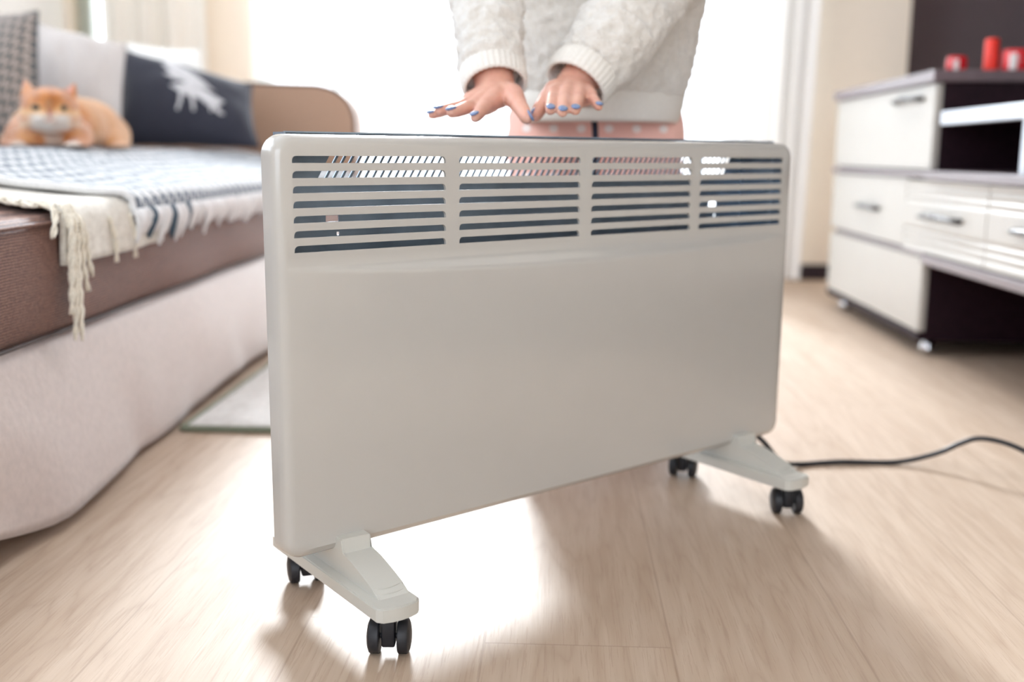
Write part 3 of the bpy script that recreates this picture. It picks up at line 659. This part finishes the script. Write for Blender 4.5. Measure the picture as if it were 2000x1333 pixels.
# ------------------------------------------------------------------ cat
def build_cat():
    Y = 2.27; base = at(110, 304, 2.30); base.z = .503
    t = thing('cat', 'ginger and white cat lying on the houndstooth blanket, facing the camera', 'cat', base)
    b = bmesh.new(); G = lambda x, y, Yd: at(x, y, Yd)-base
    hc = G(97, 216, 2.25); HT = Matrix.Rotation(radians(26), 3, 'Z'); HI = HT.inverted()
    ell(b, hc, (.060, .058, .051)); ell(b, hc+HT @ Vector((-.028, -.012, -.016)), (.036, .034, .028)); ell(b, hc+HT @ Vector((.028, -.012, -.016)), (.036, .034, .028))
    ell(b, hc+HT @ Vector((-.012, -.050, -.016)), (.017, .018, .013)); ell(b, hc+HT @ Vector((.012, -.050, -.016)), (.017, .018, .013)); ell(b, hc+HT @ Vector((0, -.046, -.026)), (.018, .018, .010))
    ell(b, hc+HT @ Vector((0, -.042, .002)), (.012, .022, .014)); ell(b, hc+HT @ Vector((0, -.030, .024)), (.035, .028, .020))
    # ears: tapered hollow-looking wedges
    ears = []
    for s, tip in ((-1, G(48, 155, 2.27)), (1, G(147, 163, 2.27))):
        bs = hc+HT @ Vector((s*.037, .004, .028)); ax = (tip-bs)
        for q in range(7):
            f = q/6; ell(b, bs+ax*f*.96, (.019*(1-f)+.004, .009*(1-f)+.003, .012*(1-f)+.004), sub=2)
        ears.append((bs, ax))
    # neck, chest, shoulders, loaf body going back to the right
    ell(b, G(98, 250, 2.31), (.068, .060, .050)); ell(b, G(95, 272, 2.33), (.090, .075, .050)); ell(b, G(90, 255, 2.38), (.080, .08, .06))
    ell(b, G(52, 268, 2.33), (.044, .055, .045)); ell(b, G(140, 270, 2.34), (.046, .06, .045))
    ell(b, G(135, 248, 2.46), (.085, .10, .075)); ell(b, G(165, 254, 2.56), (.088, .11, .078)); ell(b, G(192, 266, 2.64), (.078, .09, .066)); ell(b, G(218, 280, 2.56), (.040, .075, .040))
    for xs, tipx, Yt in ((30, 40, 2.20), (152, 140, 2.20)):
        chain(b, [G(xs, 282, 2.33), G(xs, 293, 2.29), G(tipx, 297, Yt)], [.034, .026, .020])
        for k in (-1, 0, 1): ell(b, G(tipx, 299, Yt-.016)+Vector((k*.011, 0, -.002)), (.008, .012, .009), sub=2)
    chain(b, [G(222, 283, 2.66), G(236, 290, 2.56), G(232, 296, 2.45), G(205, 298, 2.38)], [.024, .021, .018, .014])
    for v in b.verts:                        # flat where it lies on the blanket
        if v.co.z < .004: v.co.z = .004+(v.co.z-.004)*.05
    body = organic('body', b, 'cat', t, .0035, 5)
    me = body.data; ca = me.color_attributes.new('coat', 'FLOAT_COLOR', 'POINT')
    OR, DK, LT, WH = Vector((.72, .27, .06)), Vector((.42, .12, .025)), Vector((.90, .56, .26)), Vector((.90, .82, .74))
    vals = []
    for v in me.vertices:
        p = v.co; r = HI @ (p-hc); c = OR.copy(); n1 = noise.noise(p*22); st = sin(p.y*95+n1*3+p.x*20)
        if r.length < .085 and p.z > hc.z-.05:
            st = sin(r.x*210+n1*1.5) if r.z > .012 else sin(r.z*260+n1*2)
            c = OR.lerp(DK, .5*max(0, st)) if r.z > .004 else LT.lerp(OR, .5+.4*st)
            if abs(r.x) < .006 and -.005 < r.z < .022: c = OR.lerp(Vector((.45, .25, .14)), .6)
            mz = sm01((-.004-r.z)/.012)*sm01((.050-abs(r.x))/.02)*sm01((-r.y-.012)/.02)
            c = c.lerp(WH, mz)
            for s in (-1, 1):
                if abs(r.x-s*.026) < .012 and abs(r.z-.004) < .008 and r.y < -.02: c = c.lerp(LT, .5)
        else:
            c = OR.lerp(DK, .35*max(0, st)); c = c.lerp(LT, .4*sm01((n1+.3)))
            for pw in (G(40, 297, 2.20), G(140, 297, 2.20)):                            # paws
                c = c.lerp(WH, .85*sm01((.042-(p-pw).length)/.012))
            q = p-G(98, 268, 2.25); 
            if abs(q.x) < .020 and q.y < .03: c = c.lerp(WH, .65*sm01((.022-abs(q.x))/.01))
            if p.y > .12: c = c.lerp(LT, .45)
        vals += [c.x, c.y, c.z, 1]
    ca.data.foreach_set('color', vals)
    for s in (-1, 1):
        b = bmesh.new(); ell(b, hc+HT @ Vector((s*.0245, -.0470, .0035)), (.0118, .0060, .0075), Matrix.Rotation(s*-.25, 3, 'Y')); obj('eye', b, 'cat_eye', t, smooth=True)
        bs, ax = ears[0 if s < 0 else 1]
        b = bmesh.new(); w0 = .013; q0 = bs+Vector((0, -.0105, .002))
        extrude_poly(b, [(-1, 0), (1, 0), (.15, 1), (-.15, 1)], lambda a, c, v: q0+ax*(c*.78)+Vector((a*w0*(1-c*.3), v+.004*c, 0)), 0, .003); obj('inner_ear', b, 'cat_ear', t)
        b = bmesh.new()
        for k in range(4): tube(b, catmull([hc+HT @ Vector((s*.016, -.064, -.014-.003*k)), hc+HT @ Vector((s*.045, -.068, -.012-.006*k)), hc+HT @ Vector((s*.082, -.060, -.022-.010*k))], 4), .0004, 5)
        obj('whiskers', b, 'whisker', t)
    b = bmesh.new(); ell(b, hc+HT @ Vector((0, -.0655, -.006)), (.0052, .004, .0042), sub=2); obj('nose', b, 'cat_nose', t, smooth=True)
    b = bmesh.new(); tube(b, [hc+HT @ Vector((0, -.0685, -.010)), hc+HT @ Vector((0, -.0675, -.020))], .0011, 6); tube(b, [hc+HT @ Vector((-.011, -.063, -.0255)), hc+HT @ Vector((0, -.0665, -.021)), hc+HT @ Vector((.011, -.063, -.0255))], .0012, 6); obj('mouth', b, 'cat_nose', t)
build_cat()

# ------------------------------------------------------------------ rug
t = thing('rug', 'pale shaggy rug with dark green bound edge, lying between sofa and heater', 'rug', (-.365, 2.55, 0))
b = bmesh.new(); RW, RL = .305, .775
def rfn(u, v):
    x = (u*2-1)*RW; y = (v*2-1)*RL; e_ = min(1, min(RW-abs(x), RL-abs(y))/.02)
    return Vector((x, y, .003+.012*e_**.5+.004*e_*noise.noise(Vector((x*30, y*30, 0)))))
grid(b, 90, 130, rfn); o = obj('pile', b, 'rug', t, smooth=True); bake(o, [('SOLIDIFY', dict(thickness=.003, offset=-1))])
b = bmesh.new(); tube(b, [(-RW, -RL, .006), (RW, -RL, .006), (RW, RL, .006), (-RW, RL, .006), (-RW, -RL, .006)], .006, 8); obj('edging', b, 'rug_edge', t)

# ------------------------------------------------------------------ person kneeling behind the heater
def build_person():
    P = thing('person', 'person kneeling behind the heater in ivory fleece and pink dotted trousers, warming both hands', 'person', (.055, 1.78, 0))
    o = Vector((.055, 1.78, 0)); G = lambda x, y, Y: at(x, y, Y)-o; V = lambda x, y, z: Vector((x, y, z))-o
    b = bmesh.new(); nails = []
    shR, elR = V(-.105, 1.70, 1.02), V(-.140, 1.60, .85); shL, elL = V(.225, 1.70, 1.02), V(.205, 1.60, .85)
    hands = (
        dict(w=G(968, 176, 1.392), el=elR, sh=shR, s=-1, path=[G(958, 122, 1.43), G(956, 80, 1.45), G(953, 35, 1.48), G(944, -15, 1.52)], rs=[.044, .046, .050, .055],
             f=[[(948, 206, 1.312), (939, 217, 1.270), (933, 225, 1.247), (926, 232, 1.228)], [(931, 203, 1.325), (911, 211, 1.285), (895, 217, 1.262), (876, 222, 1.245)],
                [(915, 201, 1.340), (892, 209, 1.305), (870, 214, 1.285), (850, 219, 1.270)], [(903, 204, 1.356), (880, 213, 1.330), (858, 221, 1.315), (835, 227, 1.304)]],
             th=[(1000, 186, 1.360), (1012, 203, 1.325), (1022, 219, 1.300), (1031, 236, 1.284)]),
        dict(w=G(1120, 172, 1.432), el=elL, sh=shL, s=1, path=[G(1150, 132, 1.455), G(1185, 92, 1.475), G(1222, 45, 1.50), G(1258, -10, 1.54)], rs=[.049, .057, .058, .058],
             f=[[(1082, 182, 1.355), (1078, 198, 1.312), (1076, 209, 1.290), (1074, 219, 1.272)], [(1106, 180, 1.352), (1102, 199, 1.305), (1100, 212, 1.282), (1098, 223, 1.262)],
                [(1130, 183, 1.357), (1128, 199, 1.315), (1125, 210, 1.293), (1123, 219, 1.275)], [(1153, 188, 1.370), (1162, 198, 1.338), (1167, 205, 1.320), (1171, 211, 1.303)]],
             th=[(1084, 178, 1.398), (1066, 196, 1.370), (1054, 213, 1.345), (1044, 230, 1.326)]))
    for h in hands:
        w = h['w']; F = [[G(*q) for q in f] for f in h['f']]; T = [G(*q) for q in h['th']]
        arm_dir = (h['el']-w).normalized()
        chain(b, [h['sh'], h['el'], h['path'][3], h['path'][1], w+(h['path'][0]-w)*.5, w], [.043, .036, .033, .030, .0275, .0265])
        k0, k3 = F[0][0], F[3][0]; across = (k3-k0).normalized(); fw = ((k0+k3)/2-w).normalized(); up = across.cross(fw).normalized()
        if up.z < 0: up = -up
        rot = Matrix((across, fw, up)).transposed()
        # palm: metacarpals with flesh between
        for f in F:
            a = w+(f[0]-(k0+k3)/2)*.55; chain(b, [a, a.lerp(f[0], .5)-up*.001, f[0]], [.0135, .0125, .0098])
        for i in range(3): 
            m = F[i][0].lerp(F[i+1][0], .5); a = w+(m-(k0+k3)/2)*.5; chain(b, [a, m-up*.002], [.012, .0085])
        ell(b, w.lerp((k0+k3)/2, .52)-up*.004, (.036, .044, .0165), rot); ell(b, w.lerp((k0+k3)/2, .2), (.029, .03, .018), rot)
        chain(b, [w.lerp(T[0], .5), T[0], T[1]], [.016, .0155, .0115])            # thenar
        chain(b, [T[0], T[1], T[2], T[3]-(T[3]-T[2]).normalized()*.006], [.015, .0108, .0096, .0082])
        for r_, f in zip((1., 1.03, .98, .86), F):
            tip = f[3]-(f[3]-f[2]).normalized()*.006
            chain(b, [f[0], f[0].lerp(f[1], .5), f[1], f[2], tip], [.0095*r_, .0080*r_, .0083*r_, .0074*r_, .0063*r_])
        for j, f in enumerate([T]+F): nails.append((f[2], f[3], up if j else Vector((.9, -.1, .5)) if h['s'] < 0 else Vector((-.9, -.1, .45)), 1.15 if j == 0 else (1, 1.03, 1, .85)[j-1]))
    # torso, neck, head
    chain(b, [V(.055, 1.80, .60), V(.055, 1.77, .75), V(.058, 1.73, .90), V(.06, 1.70, .98)], [.095, .095, .10, .085])
    chain(b, [shR, V(.06, 1.71, 1.00), shL], [.045, .07, .045]); chain(b, [V(.06, 1.71, 1.02), V(.06, 1.67, 1.11)], [.052, .050])
    hd = V(.06, 1.63, 1.20)
    tilt = Matrix.Rotation(radians(28), 3, 'X')
    hp = lambda x, y, z: hd+tilt @ Vector((x, y, z))
    ell(b, hp(0, .02, .03), (.072, .088, .085), tilt); ell(b, hp(0, -.02, -.035), (.058, .062, .065), tilt); ell(b, hp(0, -.045, -.075), (.030, .030, .022), tilt)
    chain(b, [hp(0, -.080, .012), hp(0, -.096, -.022)], [.008, .012]); ell(b, hp(0, -.082, -.052), (.022, .010, .008), tilt)
    for s in (-1, 1): ell(b, hp(s*.073, .015, -.01), (.008, .018, .030), tilt); ell(b, hp(s*.034, -.060, -.022), (.022, .018, .022), tilt)
    # legs: thighs upright, shins on the floor, feet behind
    for s in (-1, 1):
        x = .055+s*.066
        chain(b, [V(x, 1.80, .56), V(x, 1.74, .32), V(x, 1.69, .085)], [.080, .064, .050]); chain(b, [V(x, 1.69, .075), V(x, 1.90, .066), V(x, 2.09, .050)], [.048, .046, .032])
        chain(b, [V(x, 2.09, .048), V(x, 2.17, .035), V(x, 2.22, .026)], [.032, .026, .018])
    body = organic('body', b, 'skin', P, .0024, 4, .5)
    for (a, c, up, k) in nails:
        d = (c-a).normalized(); u2 = (up-d*up.dot(d)).normalized(); side = d.cross(u2); cen = c-d*.0065+u2*.0052*k
        r = Matrix((side, d, u2)).transposed(); q = bmesh.new(); ell(q, cen, (.0058*k, .0086*k, .0024), r, sub=3)
        obj('fingernail', q, 'nail', P, smooth=True)
    for s in (-1, 1):
        q = bmesh.new(); ell(q, hp(s*.031, -.068, .006), (.013, .010, .009), tilt, 2); ey = obj('eye', q, 'eye', P, smooth=True); q = bmesh.new(); ell(q, hp(s*.031, -.0755, .003), (.0055, .0035, .0055), tilt, 2); obj('iris', q, 'hair', ey, smooth=True)
    q = bmesh.new(); ell(q, hp(0, -.089, -.051), (.021, .006, .007), tilt, 2); obj('lips', q, 'lips', P, smooth=True)
    q = bmesh.new(); ell(q, hp(0, .030, .045), (.082, .095, .088), tilt); ell(q, hp(0, .07, -.02), (.075, .06, .10), tilt); chain(q, [hp(0, .10, -.05), V(.06, 1.80, 1.10), V(.06, 1.84, .98)], [.05, .045, .025])
    for s in (-1, 1): chain(q, [hp(s*.05, -.03, .09), hp(s*.078, -.02, .03), hp(s*.080, .01, -.06)], [.030, .020, .018])
    organic('hair', q, 'hair', P, .006, 4)
    # sweater
    q = bmesh.new()
    def torso_ring(z, cx, cy, rx, ry): return (Vector((cx, cy, z))-o, rx, ry)
    rings = [torso_ring(.555, .062, 1.750, .118, .105), torso_ring(.575, .064, 1.745, .128, .118), torso_ring(.60, .066, 1.740, .138, .125), torso_ring(.66, .068, 1.735, .152, .132), torso_ring(.74, .066, 1.73, .160, .132), torso_ring(.84, .064, 1.72, .165, .130), torso_ring(.95, .062, 1.71, .175, .120), torso_ring(1.03, .06, 1.70, .15, .10), torso_ring(1.09, .06, 1.69, .07, .07)]
    vs = []
    for c, rx, ry in rings:
        vs.append([q.verts.new(c+Vector((rx*cos(a), ry*sin(a), 0))) for a in [2*pi*k/40 for k in range(40)]])
    for i in range(len(vs)-1):
        for k in range(40): q.faces.new((vs[i][k], vs[i][(k+1) % 40], vs[i+1][(k+1) % 40], vs[i+1][k]))
    q.faces.new(vs[0]); q.faces.new(vs[-1])
    chain(q, [shR, V(.06, 1.71, .99), shL], [.074, .095, .074])
    for h in hands:
        w = h['w']; d = (h['path'][0]-w).normalized(); rC = .042 if h['s'] < 0 else .045
        pts = [w+d*.034, w+d*.042]+h['path']+[h['el'], h['sh']]; rs = [rC*.93, rC*1.08]+h['rs']+[.060, .072]
        P2 = catmull(pts, 5); R2 = []
        for i in range(len(P2)): f = i/5; k = min(int(f), len(rs)-2); R2.append(rs[k]+(rs[k+1]-rs[k])*(f-k))
        tube(q, P2, [r*(1+.035*sin(i*1.55+1)) for i, r in enumerate(R2)], 28)
        h['d'] = d; h['rC'] = rC
    sw = organic('sweater', q, 'sherpa', P, .0048, 3)
    me = sw.data; me.update()
    nrm = [v.normal.copy() for v in me.vertices]
    for v, n_ in zip(me.vertices, nrm):
        p = v.co; f = .0042*noise.noise(p*75)+.0030*noise.noise(p*150)+.007*noise.noise(Vector((p.x*9, p.y*9, p.z*16)))
        low = sm01((p.z-.55)/.06) if p.y > -.2 and abs(p.x) < .3 and p.z < .62 else 1
        v.co = p+n_*(f*low)
    # cuffs: ribbed open bands around the wrists
    for h in hands:
        w = h['w']; d = -h['d']; q = bmesh.new(); k_ = h['rC']/.042
        a0 = w-d*.042; a1 = w-d*.004
        cross = Vector((1, 0, 0)); cross = (cross-d*cross.dot(d)).normalized(); c2 = d.cross(cross)
        prof = [(.0, .036*k_), (.02, .040*k_), (.25, .0425*k_), (.6, .0420*k_), (.9, .0405*k_), (1.0, .0385*k_), (.98, .0362*k_), (.7, .0370*k_), (.3, .0370*k_)]
        vs = []
        for f, r in prof:
            c = a0.lerp(a1, f); vs.append([q.verts.new(c+(cross*cos(a)*1.06+c2*sin(a)*.94)*(r+(.0007*cos(a*36)))) for a in [2*pi*k/144 for k in range(144)]])
        for i in range(len(vs)-1):
            for k in range(144): q.faces.new((vs[i][k], vs[i][(k+1) % 144], vs[i+1][(k+1) % 144], vs[i+1][k]))
        obj('cuff', q, 'cuff', P, smooth=True)
    q = bmesh.new(); vs = []
    for z, rr in ((.548, 0.), (.545, .004), (.552, .006), (.572, .007), (.590, .005), (.594, 0)):
        vs.append([q.verts.new(Vector((.063+(.124+rr+(z-.548)*.25)*cos(a), 1.748+(.113+rr+(z-.548)*.2)*sin(a), z))-o) for a in [2*pi*k/80 for k in range(80)]])
    for i in range(len(vs)-1):
        for k in range(80): q.faces.new((vs[i][k], vs[i][(k+1) % 80], vs[i+1][(k+1) % 80], vs[i+1][k]))
    obj('hem', q, 'cuff', P, smooth=True)
    # trousers
    q = bmesh.new()
    ell(q, V(.055, 1.80, .56), (.122, .11, .085))
    for s in (-1, 1):
        x = .058+s*.068
        chain(q, [V(x, 1.78, .56), V(x+s*.004, 1.745, .44), V(x, 1.72, .30), V(x, 1.69, .088)], [.080, .076, .073, .066]); chain(q, [V(x, 1.69, .082), V(x, 1.90, .075), V(x, 2.06, .060)], [.066, .058, .046])
    tr = organic('trousers', q, 'dots', P, .006, 3)
    for v in tr.data.vertices:
        p = v.co; v.co.x += .003*sin(p.z*55+p.y*20+p.x*30); v.co.y += .004*noise.noise(p*14)
    q = bmesh.new(); tube(q, catmull([V(.052, 1.690, .555), V(.054, 1.664, .535), V(.055, 1.655, .50), V(.053, 1.652, .46), V(.055, 1.655, .40)], 5), .0055, 8, sx=.9); obj('drawstring', q, 'navy', P, smooth=True)
build_person()

# ------------------------------------------------------------------ wall unit on the right
CX, CW = .90, .44                           # front plane, depth
Y0c, Y1c = 2.60, 3.50
def handle(parent, x, y0, y1, z):
    b = bmesh.new(); ym = (y0+y1)/2
    tube(b, catmull([(x, y0+.012, z), (x-.014, y0+.02, z), (x-.022, ym-.03, z+.003), (x-.024, ym, z+.004), (x-.022, ym+.03, z+.003), (x-.014, y1-.02, z), (x, y1-.012, z)], 5), .005, 8)
    o_ = obj('handle', b, 'handle', parent, smooth=True); return o_
chest = thing('sideboard', 'dark brown sideboard with cream fronts on ball feet, by the beige wall', 'sideboard', (CX+CW/2, (Y0c+Y1c)/2, 0))
def rel(t): return Matrix.Translation(-Vector(t.location))
def part(name, bm, mat, t, **k):
    bm.transform(rel(t)); return obj(name, bm, mat, t, **k)
def subpart(name, bm, mat, t, par, **k):
    bm.transform(rel(t)); return obj(name, bm, mat, par, **k)
b = bmesh.new()
box(b, CX+.018, CX+CW, Y0c, Y0c+.018, .060, .672, .001); box(b, CX+.018, CX+CW, Y1c-.018, Y1c, .060, .672, .001); box(b, CX+CW-.012, CX+CW, Y0c+.018, Y1c-.018, .06, .672)
box(b, CX+.018, CX+CW-.012, Y0c+.018, Y1c-.018, .060, .078); box(b, CX+.018, CX+CW-.012, Y0c+.018, Y1c-.018, .25, .268); box(b, CX+.018, CX+CW-.012, Y0c+.018, Y1c-.018, .44, .458)
part('body', b, 'wenge', chest)
part('plinth_board', bx(CX, CX+CW, Y0c, Y1c, .040, .060, .002), 'wenge', chest)
part('top_board', bx(CX-.012, CX+CW, Y0c-.012, Y1c+.012, .672, .700, .003), 'wenge_grey', chest)
part('trim_board', bx(CX-.008, CX+.018, Y0c-.002, Y1c-.0, .444, .460, .002), 'wenge_grey', chest)
part('trim_board', bx(CX-.004, CX+.018, Y0c-.002, Y1c-.1, .252, .262, .002), 'wenge_grey', chest)
d = part('door', bx(CX, CX+.018, Y0c+.004, Y1c-.004, .464, .669, .002), 'front', chest); d.data.name = 'door'
def sub_handle(par, t, x, y0, y1, z):
    b = bmesh.new(); ym = (y0+y1)/2
    tube(b, catmull([(x+.002, y0+.008, z), (x-.012, y0+.014, z), (x-.021, ym-.025, z+.003), (x-.024, ym, z+.004), (x-.021, ym+.025, z+.003), (x-.012, y1-.014, z), (x+.002, y1-.008, z)], 5), .0066, 8)
    b.transform(rel(t)); o_ = obj('handle', b, 'handle', par, smooth=True); return o_
sub_handle(d, chest, CX, 2.68, 2.90, .637)
d = part('drawer', bx(CX, CX+.018, Y0c+.16, Y1c-.004, .265, .441, .002), 'front', chest); sub_handle(d, chest, CX, 2.98, 3.20, .350)
d = part('door', bx(CX, CX+.018, Y0c+.004, Y1c-.004, .063, .249, .002), 'front', chest)
for y in (Y0c+.05, Y1c-.08):
    for x in (CX+.045, CX+CW-.06):
        b = bmesh.new(); tube(b, [(x, y, 0), (x, y, .006), (x, y, .018), (x, y, .032), (x, y, .041)], [.016, .021, .021, .013, .013], 16); part('foot', b, 'chrome', chest, smooth=True)
# long drawer unit that runs on towards the camera
tv = thing('drawer_unit', 'low cream drawer unit with grooved fronts, hung beside the dark sideboard', 'drawer unit', (CX+CW/2, 1.55, 0))
Ya = .55
part('top_board', bx(CX-.016, CX+CW, Ya, Y0c-.003, .440, .462, .003), 'wenge_grey', tv)
part('bottom_board', bx(CX-.010, CX+CW, Ya, Y0c-.003, .236, .258, .003), 'wenge_grey', tv)
b = bmesh.new(); box(b, CX+.022, CX+CW, Ya, Ya+.018, .258, .440); box(b, CX+CW-.012, CX+CW, Ya+.018, Y0c-.01, .258, .44); box(b, CX+.022, CX+CW-.012, 1.635, 1.651, .258, .44); part('body', b, 'wenge', tv)
for y in (Ya+.06,): part('side_panel', bx(CX+.06, CX+CW, Ya, Ya+.02, 0, .236, .001), 'wenge', tv)
part('back_panel', bx(CX+CW-.02, CX+CW, Ya+.02, Y0c-.01, .02, .236), 'wenge', tv)
def fluted(y0, y1):
    pr = []; z0, z1 = .262, .437
    b = bmesh.new(); seq = []
    for z in [z0+(z1-z0)*k/70 for k in range(71)]:
        f = (z-z0)/(z1-z0); g = 0
        for c in (.10, .20, .30, .72, .82, .92):
            g = max(g, .004*exp(-((f-c)/.022)**2))
        seq.append((CX-.002+g, z))
    out = seq+[(CX+.016, z1), (CX+.016, z0)]
    extrude_poly(b, out, lambda a, c, v: Vector((a, v, c)), y0, y1); return b
for (y0, y1_) in ((2.236, 2.755), (1.70, 2.231), (1.15, 1.695), (.56, 1.145)):
    y1 = y1_
    d = part('drawer', fluted(y0, y1_), 'front', tv, auto=60); ym = (y0+y1)/2
    sub_handle(d, tv, CX-.002, ym-.13, ym+.13, .352)
# open niche above the drawers
ni = thing('open_shelf', 'black open shelf with brushed silver rail and post, on top of the drawer unit', 'shelf', (CX+CW/2, 1.8, .462))
b = bmesh.new(); box(b, CX+.02, CX+CW, 1.2, Y0c-.015, .585, .600); box(b, CX+CW-.015, CX+CW, 1.2, Y0c-.015, .462, .585); box(b, CX+.02, CX+CW-.015, 1.2, 1.218, .462, .585); part('body', b, 'wenge', ni)
b = bmesh.new(); box(b, CX+.008, CX+.034, 1.2, Y0c-.018, .570, .602, .002); part('rail', b, 'alu', ni)
part('post', bx(CX+.010, CX+.030, 2.105, 2.130, .462, .572, .001), 'alu', ni)
# tall dark back panel on the right wall
pn = thing('wall_panel', 'tall dark wenge wall panel rising behind the red candles', 'panel', (XR-.02, 2.9, 0))
b = bmesh.new(); box(b, XR-.025, XR-.001, .9, YB-.02, .72, 2.2, .002); part('board', b, 'wenge', pn)
part('shelf_edge', bx(XR-.10, XR-.026, .95, 3.2, 1.35, 1.37, .002), 'wenge', pn)
# red candle things on the sideboard
def on_top(px0, px1, pyt, Y):
    a = at(px0, 150, Y); c = at(px1, 150, Y); tp = at((px0+px1)/2, pyt, Y); return (a.x+c.x)/2, (c.x-a.x)/2, tp.z
x, r, zt = on_top(1846, 1886, 111, 2.72); H = zt-.700
t = thing('candle_holder', 'small round red glass tealight holder, leftmost of the red things on the sideboard', 'candle holder', (x, 2.72, .700))
b = bmesh.new(); tube(b, [(0, 0, 0), (0, 0, .004), (0, 0, H*.4), (0, 0, H*.85), (0, 0, H), (0, 0, H*.9), (0, 0, H*.5)], [r*.7, r*.85, r, r*.95, r*.85, r*.75, r*.7], 28); obj('glass', b, 'red', t, auto=50)
b = bmesh.new(); box(b, -r*.62, -r*.1, -r*1.0, -r*.86, H*.15, H*.8, .003); obj('white_stripe', b, 'label', t);  # highlight on the red glass, modelled as a white strip
b = bmesh.new(); cyl(b, (0, 0, H*.5), (0, 0, H*.72), r*.6, 20); obj('tealight', b, 'label', t, auto=40)
x, r, zt = on_top(1919, 1946, 76, 2.74); H = zt-.700
t = thing('pillar_candle', 'tall orange-red pillar candle standing between the two red holders', 'candle', (x, 2.74, .700))
b = bmesh.new(); tube(b, [(0, 0, 0), (0, 0, .003), (0, 0, H*.5), (0, 0, H-.006), (0, 0, H), (0, 0, H-.003)], [r*.95, r, r*.98, r*.97, r*.85, r*.4], 28); obj('wax', b, 'wax', t, auto=50)
b = bmesh.new(); tube(b, [(0, 0, H-.004), (0, 0, H+.006), (.002, 0, H+.010)], .0010, 6); obj('wick', b, 'wick', t)
x, r, zt = on_top(1956, 2012, 98, 2.70); H = zt-.700
t = thing('candle_jar', 'wide red glass candle jar cut by the right edge of the photo, on the sideboard', 'candle jar', (x, 2.70, .700))
b = bmesh.new(); tube(b, [(0, 0, 0), (0, 0, .004), (0, 0, H*.5), (0, 0, H*.93), (0, 0, H), (0, 0, H*.95), (0, 0, H*.6)], [r*.9, r, r, r, r*.94, r*.86, r*.84], 32); obj('glass', b, 'red', t, auto=50)
b = bmesh.new(); box(b, -r*.85, -r*.38, -r*1.0, -r*.7, H*.12, H*.82, .003); obj('white_stripe', b, 'label', t)  # white strip on the front of the jar
b = bmesh.new(); cyl(b, (0, 0, H*.6), (0, 0, H*.75), r*.7, 20); obj('wax', b, 'wax', t, auto=40)
